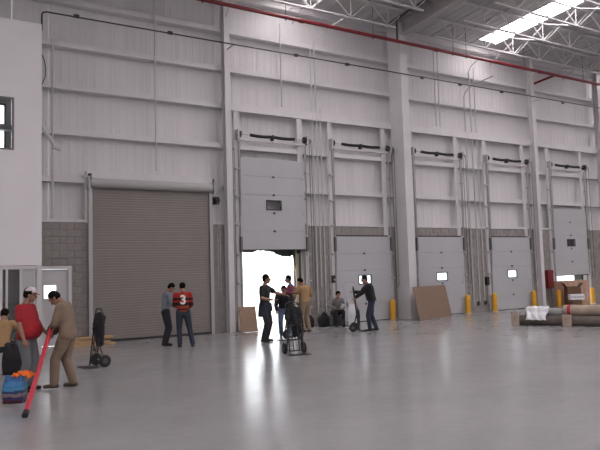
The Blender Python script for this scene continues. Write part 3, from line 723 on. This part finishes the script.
def loft(m, rings, right, n=20):
    """rings: (centre, rx, ry, forward) stacked upward, elliptical"""
    vs_ = []; fs = []
    for c, rx, ry, fw in rings:
        for k in range(n): a = 2*PI*k/n; vs_.append(c + right*rx*math.cos(a) + fw*ry*math.sin(a))
    N = len(rings)
    for i in range(N-1):
        for k in range(n): fs.append((i*n+k, i*n+(k+1) % n, (i+1)*n+(k+1) % n, (i+1)*n+k))
    fs += [tuple(range(n))[::-1], tuple(range((N-1)*n, N*n))]
    return m.add(vs_, fs)
def skin(m, name, vox, smooth=4):
    me = m.mesh('tmp'); o = bpy.data.objects.new('tmp', me); COL.objects.link(o)
    r = o.modifiers.new('r', 'REMESH'); r.mode = 'VOXEL'; r.voxel_size = vox
    s = o.modifiers.new('s', 'SMOOTH'); s.factor = .5; s.iterations = smooth
    dg = bpy.context.evaluated_depsgraph_get(); out = bpy.data.meshes.new_from_object(o.evaluated_get(dg)); out.name = name; out.materials.clear()
    bpy.data.objects.remove(o); bpy.data.meshes.remove(me); return out
def ik(a, c, l1, l2, hint):
    d = c-a; L = min(d.length, (l1+l2)*.998); u = d.normalized(); c = a+u*L
    x = (l1*l1-l2*l2+L*L)/(2*L); h = math.sqrt(max(0, l1*l1-x*x)); hp = Vector(hint); hp = (hp-u*hp.dot(u))
    hp = hp.normalized() if hp.length > 1e-5 else Vector((0,1,0))
    return a+u*x+hp*h, c
SKIN = mat('skin', (.30,.165,.11), .55)
HAIR = mat('hair_black', (.006,.005,.005), .9, bump=.4, bscale=60, spec=.15)
M_eye = mat('eye_white', (.6,.57,.54), .3); M_iris = mat('iris', (.02,.012,.01), .2); M_lip = mat('lips', (.22,.085,.07), .5)
def person(label, loc, rz, H, shirt, legs, shoe, lean=0, nod=0, turn=0, belly=0, arms=None, feet=None, pelvis=None, sleeve='long', group=None, coverall=False, jacket=0, roll=0, bulk=1.0):
    s = H/1.72; a = math.radians
    pv = V3(0,0,.95) if pelvis is None else V3(*pelvis)
    rl = Matrix.Rotation(-a(lean), 3, 'X')
    def up(x, y, z): return pv + rl @ V3(x, y, z-.95)
    fw = rl @ V3(0,1,0); right = V3(1,0,0)
    neck = up(0,.0,1.46); hd = Matrix.Rotation(a(turn), 3, 'Z') @ Matrix.Rotation(-a(nod), 3, 'X')
    hc_ = neck + rl @ V3(0,.015,.05) + hd @ V3(0,.035,.125)
    def hp(x, y, z): return hc_ + hd @ V3(x, y, z)
    SHO = {-1: up(-.185,0,1.405), 1: up(.185,0,1.405)}
    dfl = {-1: V3(-.26,.06,.84), 1: V3(.26,.06,.84)}
    A = {}
    for sd in (-1, 1):
        w, hint = (arms or {}).get(sd, (None, None))
        w = V3(*w) if w is not None else SHO[sd]+V3(sd*.07,.05,-.53); hint = hint or (sd*.35,-1,0)
        A[sd] = (*ik(SHO[sd], w, .29, .25, hint),)
    HIP = {sd: pv+V3(sd*.09,0,-.04) for sd in (-1, 1)}
    Lg = {}
    for sd in (-1, 1):
        f = (feet or {}).get(sd, ((sd*.11,-.02,.085), 8, None)); an, toe, hint = (list(f)+[None, None])[:3]
        k, an = ik(HIP[sd], V3(*an), .43, .42, hint or (sd*.1,1,0)); tr = a(-(toe or 0)*sd)
        Lg[sd] = (k, an, V3(math.sin(-tr), math.cos(tr), 0))
    # --- body, one continuous surface
    m = MB()
    tors = [(.82,.10,.08,belly*.1),(.88,.15,.10,belly*.4),(.94,.158,.105,belly*.75),(1.02,.148,.10,belly),(1.10,.138,.098,belly*.95),(1.20,.150,.105,belly*.5),(1.30,.165,.112,belly*.1),(1.38,.165,.10,0),(1.44,.10,.07,0)]
    def trings(extra=0, lo=0, hi=9, flare=0):
        return [((pv+V3(0,b*.6,z-.95)) if z < .95 else up(0,b*.6,z), (rx+extra)*bulk+b*.5, ry+extra+b*.55, fw if z > .95 else V3(0,1,0)) for z, rx, ry, b in tors if lo <= z <= hi]
    loft(m, trings(), right)
    limb(m, [up(0,0,1.40), neck, hp(0,-.02,-.06)], [.065,.056,.054])
    ball(m, hp(0,-.012,.035), (.077,.097,.09), 16); ball(m, hp(0,.022,-.045), (.060,.075,.075), 14); ball(m, hp(0,.062,-.09), (.03,.028,.025), 10)
    limb(m, [hp(0,.092,.02), hp(0,.112,-.025)], [.011,.016], 8)
    for sd in (-1, 1): ball(m, hp(sd*.078,-.01,-.015), (.011,.022,.032), 8)
    for sd in (-1, 1):
        S, (E, W) = SHO[sd], A[sd]
        limb(m, [up(sd*.10,0,1.39), S, S*.5+E*.5, E], [.07,.06,.05,.041]); limb(m, [E, E*.7+W*.3, W], [.041,.042,.028])
        d = (W-E).normalized(); side = d.cross(V3(0,0,1)); side = side.normalized() if side.length > .1 else V3(0,-sd,0)
        if abs(d.z) > .85: side = V3(0,1,0)   # hanging hand: fingers in a row front to back
        nrm = d.cross(side).normalized()
        if nrm.x*sd > 0: nrm = -nrm           # palm faces inward
        pm = W+d*.05
        for q in (-1.2, -.4, .4, 1.2): limb(m, [W+d*.01+side*q*.012, W+d*.09+side*q*.022], [.015,.013], 8)
        for q, L in zip((-1.5, -.5, .5, 1.5), (.062, .076, .072, .066)):
            b0 = W+d*.09+side*q*.021; b1 = b0+(d*.92+nrm*.25+side*q*.04)*L*.55; b2 = b1+(d*.6+nrm*.75)*L*.5
            limb(m, [b0, b1, b2], [.0105,.0095,.008], 8)
        t0 = W+d*.03+side*.026; t1 = t0+(d*.6+side*.7+nrm*.2)*.045; limb(m, [t0, t1, t1+(d*.85+nrm*.4)*.034], [.013,.0115,.0095], 8)
        K, An, tf = Lg[sd]
        limb(m, [HIP[sd], HIP[sd]*.5+K*.5, K], [.088,.076,.056]); limb(m, [K, K*.68+An*.32, An], [.056,.054,.036])
        limb(m, [An+V3(0,0,-.045)-tf*.03, An+V3(0,0,-.055)+tf*.13], [.034,.028])
    body = link('person', skin(m, 'person', .0085, 2), SKIN, None, 'all'); tag(body, label, 'person', group)
    # --- clothes
    def top_mesh(m, ext, sl, hem):
        loft(m, trings(ext, hem), right); ball(m, up(0,0,1.40), (.12,.085,.065))
        limb(m, [up(0,-.005,1.41), neck*.55+up(0,-.005,1.41)*.45], [.085,.072])
        for sd in (-1, 1):
            S, (E, W) = SHO[sd], A[sd]; limb(m, [up(sd*.09,0,1.375), S], [.085+ext*.4,.07+ext*.4])
            if sl == 'long': limb(m, [S, S*.5+E*.5, E, W*.92+E*.08], [.07+ext*.4,.062+ext*.5,.054+ext*.4,.040+ext*.3])
            else: limb(m, [S, S*.35+E*.65], [.07+ext*.4,.064+ext*.5])
    def leg_mesh(m, ext):
        r_ = trings(ext, 0, 1.05); loft(m, r_, right)
        for sd in (-1, 1):
            K, An, tf = Lg[sd]; limb(m, [HIP[sd]+V3(0,0,.03), HIP[sd]*.5+K*.5, K], [.105+ext*.5,.09+ext*.6,.072+ext*.6]); limb(m, [K, K*.5+An*.5, An+V3(0,0,.01)], [.072+ext*.6,.066+ext*.6,.060+ext*.6])
    sm = None
    if coverall:
        m = MB(); top_mesh(m, .034, 'long', 0); leg_mesh(m, .03); sm = link('coverall', skin(m, 'coverall', .014), shirt, body, 'all')
    else:
        m = MB(); leg_mesh(m, .008); link('trousers', skin(m, 'trousers', .014), legs, body, 'all')
        m = MB(); top_mesh(m, .017+jacket, sleeve, .87 if belly else .93); sm = link('jacket' if jacket else 'shirt', skin(m, 'shirt', .013), shirt, body, 'all')
    for sd in (-1, 1):
        K, An, tf = Lg[sd]; m = MB(); limb(m, [An-V3(0,0,.045)-tf*.045, An-V3(0,0,.05)+tf*.06, An-V3(0,0,.055)+tf*.155], [.043,.042,.034]); limb(m, [An-V3(0,0,.03), An+V3(0,0,.03)], [.05,.048])
        m.v = [(x, y, max(z, 0.002 if An.z < .12 else -9)) for x, y, z in m.v]
        link('shoe', skin(m, 'shoe', .012, 3), shoe, body, 'all')
    # --- hair and face
    m = MB(); ball(m, hp(0,-.024,.048), (.086,.100,.092), 16); ball(m, hp(0,-.052,-.005), (.074,.062,.075), 14)
    me = m.mesh('hair'); bm = bmesh.new(); bm.from_mesh(me)
    inv = hd.transposed()
    bmesh.ops.delete(bm, geom=[v for v in bm.verts if (lambda q: q.y > .055 and q.z < .075)(inv @ (v.co-hc_))], context='VERTS')
    bm.to_mesh(me); bm.free(); link('hair', me, HAIR, body, 'all')
    for sd in (-1, 1):
        e = MB(); ball(e, hp(sd*.030,.080,.018), (.013,.010,.009), 10); eo = e.build('eye', M_eye, body, 'all')
        e = MB(); ball(e, hp(sd*.030,.089,.018), (.006,.004,.006), 8); e.build('iris', M_iris, eo, 'all')
        MB().tube([hp(sd*.014,.092,.042), hp(sd*.032,.092,.047), hp(sd*.048,.08,.042)], .005, 6).build('eyebrow', HAIR, body)
    MB().tube([hp(-.024,.088,-.062), hp(0,.097,-.058), hp(.024,.088,-.062)], .0065, 6).build('mouth', M_lip, body)
    body.location = loc; body.rotation_euler = (0,0,math.radians(rz)); body.scale = (s, s, s)
    return body, sm, hp, hd, dict(up=up, SHO=SHO, A=A, pv=pv, fw=fw)
def cap(body, hp, hd, m1, m2, back=False):
    m = MB(); ball(m, hp(0,-.014,.055), (.093,.108,.088), 18); me = m.mesh('cap'); inv = hd.transposed(); c0 = hp(0,0,0)
    bm = bmesh.new(); bm.from_mesh(me); bmesh.ops.delete(bm, geom=[v for v in bm.verts if (inv @ (v.co-c0)).z < .045], context='VERTS'); bm.to_mesh(me); bm.free()
    c = link('cap', me, m1, body, 'all'); s = -1 if back else 1
    v = MB(); pts = []
    for k in range(9): t = PI*k/8; pts.append((.078*math.cos(t), s*(.055+.105*math.sin(t)), .052-.014*math.sin(t)))
    top = [hp(*p) for p in pts]; bot = [hp(p[0], p[1], p[2]-.008) for p in pts]; n = 9
    v.add(top+bot, [tuple(range(n)), tuple(range(n, 2*n))[::-1]] + [(k, (k+1) % n, n+(k+1) % n, n+k) for k in range(n)]); v.build('cap_peak', m2, c)
def fab(n, c, var=.1): return mat(n, c, .85, var=var, scale=7, bump=.35, bscale=16)
F_red = fab('shirt_red', (.33,.012,.02)); F_greyj = fab('trousers_greyblue', (.16,.17,.18)); F_tan = fab('coverall_tan', (.215,.155,.11)); F_khaki = fab('trousers_khaki', (.26,.20,.13))
F_orange = fab('shirt_ochre', (.36,.22,.105)); F_navy = fab('trousers_navy', (.02,.025,.04)); F_black = fab('cloth_black', (.012,.012,.014)); F_jeans = fab('jeans_blue', (.026,.034,.055)); F_ljeans = fab('jeans_light', (.10,.14,.24))
F_grey = fab('shirt_grey', (.20,.22,.26)); F_charcoal = fab('trousers_charcoal', (.025,.025,.03)); F_plaid = None
S_black = mat('shoe_black', (.015,.014,.014), .5); S_brown = mat('shoe_brown', (.09,.06,.045), .6)
M_capw = mat('cap_white', (.62,.55,.56), .8); M_capr = mat('cap_red', (.30,.03,.05), .8)
def banded(name, axis, cols):
    m = bpy.data.materials.new(name); m.use_nodes = True; nt = m.node_tree; b = nt.nodes['Principled BSDF']; b.inputs['Roughness'].default_value = .85
    tc = nt.nodes.new('ShaderNodeTexCoord'); sx = nt.nodes.new('ShaderNodeSeparateXYZ'); nt.links.new(tc.outputs['Object'], sx.inputs[0])
    mr = nt.nodes.new('ShaderNodeMapRange'); mr.inputs[1].default_value = .85; mr.inputs[2].default_value = 1.50; nt.links.new(sx.outputs[axis], mr.inputs[0])
    r = nt.nodes.new('ShaderNodeValToRGB'); r.color_ramp.interpolation = 'CONSTANT'; nt.links.new(mr.outputs[0], r.inputs[0]); e = r.color_ramp.elements
    e[0].position, e[0].color = cols[0][0], (*cols[0][1],1); e[1].position, e[1].color = cols[1][0], (*cols[1][1],1)
    for p, c in cols[2:]: q = e.new(p); q.color = (*c,1)
    nt.links.new(r.outputs[0], b.inputs['Base Color']); return m
RED, BLK, ORG = (.33,.018,.012), (.022,.004,.004), (.20,.055,.02)
F_jersey = banded('striped_jersey', 'Z', [(0,RED),(.10,RED),(.17,ORG),(.22,BLK),(.27,RED),(.33,ORG),(.40,BLK),(.50,BLK),(.53,RED),(.62,BLK),(.72,RED)])
F_plaid = banded('plaid_shirt', 'Z', [(0,(.30,.03,.05)),(.12,(.07,.06,.15)),(.2,(.34,.04,.06)),(.36,(.08,.08,.17)),(.45,(.36,.05,.07)),(.62,(.09,.09,.18)),(.7,(.34,.05,.07)),(.85,(.10,.10,.2))])

# man in red, profile to the right
bd, sm, hp, hd, J_ = person('man in red shirt and white cap talking at the left', (1.70,11.50,0), -128, 1.66, F_red, F_greyj, S_black, lean=-2, nod=14, turn=22, belly=.12, sleeve='short', bulk=1.3,
    arms={1: ((.30,.12,.90), None), -1: ((-.25,.22,.95), None)}, feet={1: ((.15,-.02,.085), 12), -1: ((-.13,.0,.085), 12)})
cap(bd, hp, hd, M_capw, M_capr)
# man in tan coveralls, head bowed, holding the red pole
bd, sm, hp, hd, J_ = person('man in tan coveralls bending his head over a red pole', (2.33,11.36,0), 60, 1.66, F_tan, F_tan, S_brown, lean=9, nod=54, coverall=True, bulk=1.25,
    arms={1: ((.10,.27,.93), (.9,-.5,-.3)), -1: ((-.04,.30,1.02), (-.9,-.5,-.3))}, feet={1: ((.12,-.05,.085), 10), -1: ((-.11,.20,.10), 8)})
# seated man at the left edge, back turned
person('man in ochre shirt sitting with his back turned at the left edge', (1.62,14.1,0), -20, 1.68, F_orange, F_navy, S_black, lean=16, nod=38, pelvis=(0,0,.54),
    feet={1: ((.18,.42,.085), 10), -1: ((-.18,.42,.085), 10)}, arms={1: ((.2,.42,.66), (1,0,-.2)), -1: ((-.2,.42,.66), (-1,0,-.2))})
bk_ = empty('seat_bucket', (1.60,14.07,0), label='white bucket under the seated man at the left edge', cat='bucket')
MB().lathe([(0,0),(.135,0),(.16,.36),(.168,.365),(.168,.385),(0,.385)], n=24).build('body', mat('bucket_white', (.62,.60,.58), .5), bk_, True)
MB().tube([(.166*math.cos(t), -.166*math.sin(t), .33-.14*math.sin(t)) for t in [PI*k/12 for k in range(13)]], .005, 6).build('handle', M_galv, bk_)
def backpack(loc, rz, label, h=.46, m=None):
    o = sack('backpack', .32, .22, h, m or F_black, label, 'bag', loc, rz, None, .5)
    MB().tube([(-.05,0,h*.97), (-.03,0,h+.07), (.03,0,h+.07), (.05,0,h*.97)], .012, 6).build('top_strap', F_black, o, True)
    for s in (-1, 1): MB().tube([(s*.09,.11,h*.9), (s*.11,.17,h*.6), (s*.1,.15,h*.2)], .014, 6).build('shoulder_strap', F_black, o, True)
    return o
backpack((1.78,13.75,0), -.4, 'black bag on the floor beside the seated man at the left', .55)
# pair by the shutter
person('man in grey shirt and dark trousers in front of the shutter', (5.83,16.38,0), -98, 1.64, F_grey, F_charcoal, S_black, lean=5, nod=40, arms={1: ((.16,.34,1.06), (.6,-.5,-.5)), -1: ((-.12,.36,1.04), (-.6,-.5,-.5))})
bd, sm, hp, hd, J_ = person('man in red and black striped jersey numbered three, back turned', (6.06,15.70,0), -18, 1.63, F_jersey, F_jeans, S_black, lean=5, nod=30, bulk=1.0,
    arms={1: ((.15,.28,1.02), (.45,-.5,-1)), -1: ((-.14,.32,1.06), (-.45,-.5,-1))}, feet={1: ((.24,-.03,.085), 14), -1: ((-.10,-.05,.085), 8)})
tc_ = bpy.data.curves.new('jersey_number', 'FONT'); tc_.body = '3'; tc_.size = .33; tc_.align_x = 'CENTER'; tc_.align_y = 'CENTER'; tc_.offset = .012; tc_.extrude = .004; tc_.resolution_u = 4
to = bpy.data.objects.new('tmp', tc_); COL.objects.link(to); dg = bpy.context.evaluated_depsgraph_get(); nm = bpy.data.meshes.new_from_object(to.evaluated_get(dg)); bpy.data.objects.remove(to)
bmx = bmesh.new(); bmx.from_mesh(nm); bmesh.ops.triangulate(bmx, faces=bmx.faces[:]); bmesh.ops.subdivide_edges(bmx, edges=bmx.edges[:], cuts=1); bmx.to_mesh(nm); bmx.free()
bvh = BVHTree.FromPolygons([v.co.copy() for v in sm.data.vertices], [tuple(p.vertices) for p in sm.data.polygons])
for v in nm.vertices:
    x, z, dz = v.co.x, v.co.y+1.26, v.co.z; h = bvh.ray_cast(Vector((x, -1, z)), Vector((0,1,0)))[0]; v.co = Vector((x, (h.y if h else -.1)-.006-dz, z))
nm.materials.clear(); link('jersey_number', nm, mat('number_white', (.75,.72,.70), .8), bd)
# group at the open door
bd, sm, hp, hd, J_ = person('dark clothed man stretching out his arm before the bright door', (8.14,15.13,0), -140, 1.75, F_black, F_charcoal, S_black, nod=4, turn=28, sleeve='short', bulk=1.3,
    arms={1: ((.20,.28,1.10), (.6,-1,-.4)), -1: ((-.52,.36,1.20), (-.3,-.4,-.8))})
m = MB(); up = J_['up']; pv = J_['pv']
loft(m, [(V3(0,-.01,.66), .25, .17, V3(0,1,0)), (V3(0,-.01,.80), .235, .16, V3(0,1,0)), (V3(0,0,.96), .215, .15, V3(0,1,0)), (V3(0,0,1.03), .20, .135, V3(0,1,0))], V3(1,0,0))
limb(m, [V3(.05,.14,.98), V3(.08,.15,.8), V3(.07,.14,.68)], [.04,.035,.03]); limb(m, [V3(-.04,.14,.98), V3(-.06,.16,.82)], [.04,.03])
link('tied_jacket', skin(m, 'tied_jacket', .014), F_navy, bd, 'all')
person('person in black jacket and blue jeans stooping by the hand truck', (9.22,15.98,0), 150, 1.62, F_black, F_ljeans, S_black, lean=32, nod=35, jacket=.012, pelvis=(0,-.06,.86), arms={1: ((.22,.40,.80), None), -1: ((-.22,.42,.82), None)})
person('man in red and blue plaid shirt standing in the bright doorway', (10.42,17.62,0), 50, 1.70, F_plaid, F_jeans, S_black, nod=12, arms={1: ((.18,.34,1.02), None), -1: ((-.14,.36,1.05), None)})
person('man in tan jacket and khaki trousers with his back turned', (10.40,16.72,0), 8, 1.66, F_orange, F_khaki, S_brown, lean=10, nod=36, turn=15, jacket=.02, arms={1: ((.2,.30,1.02), (1,-.4,-.4)), -1: ((-.16,.36,1.05), (-1,-.4,-.4))})
# seated person against the wall between bags
person('person in grey top sitting against the block wall between bags', (12.35,17.95,0), 165, 1.66, fab('top_dullgrey', (.19,.175,.175)), F_black, S_black, lean=22, nod=30, pelvis=(0,0,.46),
    feet={1: ((.16,.46,.085), 10), -1: ((-.16,.46,.085), 10)}, arms={1: ((.16,.42,.62), (1,0,-.2)), -1: ((-.16,.42,.62), (-1,0,-.2))})
tag(MB().box(-.2,.2,-.17,.17,0,.33,bev=.01).build('tool_crate', M_dark), 'dark crate under the person sitting at the block wall', 'crate').location = (12.36,17.99,0)
backpack((11.83,17.9,0), .3, 'black bag left of the person sitting at the wall', .42)
backpack((12.95,17.7,0), -.3, 'tall black bag right of the person sitting at the wall', .62)
backpack((11.42,18.2,0), .1, 'small dark bag at the foot of the block wall', .36, fab('bag_maroon', (.03,.012,.014)))
ov = cloth('orange_vest', .26, .2, mat('vest_orange', (.55,.19,.04), .8), 'dull orange vest lying on the tall black bag', 'vest', (12.95,17.7,.67), -.3, crumple, 12)
# man with hand truck at the closed door
person('man in black jacket and blue jeans pushing a hand truck', (11.95,15.44,0), 62, 1.66, F_black, F_jeans, S_black, lean=12, nod=18, jacket=.035, bulk=1.2,
    arms={1: ((.16,.50,1.22), (.5,-.3,-.8)), -1: ((-.14,.52,1.05), (-.5,-.3,-.8))}, feet={1: ((.1,-.14,.085), 6), -1: ((-.1,.10,.085), 6)})
# jackets hung on the hand trucks, and the white sack
def hung_jacket(loc, rz, label, zt, m_):
    m = MB(); loft(m, [(V3(-.07,.02,zt-.64), .09,.06, V3(0,1,0)), (V3(-.06,.02,zt-.4), .12,.09, V3(0,1,0)), (V3(-.04,.0,zt-.15), .15,.10, V3(0,1,0)), (V3(0,0,zt), .13,.08, V3(0,1,0)), (V3(0,0,zt+.05), .07,.05, V3(0,1,0))], V3(1,0,0))
    limb(m, [V3(.10,0,zt-.05), V3(.15,.03,zt-.22), V3(.13,.05,zt-.42)], [.06,.05,.04]); limb(m, [V3(-.16,0,zt-.05), V3(-.20,.04,zt-.32), V3(-.19,.03,zt-.52)], [.07,.06,.045])
    me = skin(m, 'hung_jacket', .016)
    from mathutils import noise
    for v in me.vertices: v.co += v.normal*(.035*noise.noise(Vector((v.co.x*9, v.co.y*9, v.co.z*4+loc[0]))) + .015*noise.noise(v.co*22))
    o = link('hung_jacket', me, m_, None, 'all', loc); o.rotation_euler = (0,0,rz); return tag(o, label, 'jacket', 'jackets hung on hand trucks')
def over(loc, rz, dy, z): return (loc[0]-math.sin(rz)*dy, loc[1]+math.cos(rz)*dy, z)
r1, r2 = math.radians(98), math.radians(172)
hung_jacket(over((3.28,13.60), r1, -.14, .0), r1, 'black jacket hung on the hand truck by the planks', 1.06, F_black)
hung_jacket(over((7.42,12.34), r2, -.22, .0), r2, 'black jacket hung on the hand truck in the middle of the floor', 1.02, F_black)
sack('white_sack', .26, .2, .72, mat('sack_white', (.66,.66,.68), .5, bump=.4, bscale=12), 'white plastic sack standing on the light grey hand truck', 'sack', over((12.3,16.95), math.radians(160), .13, .02), math.radians(160), None, .3)
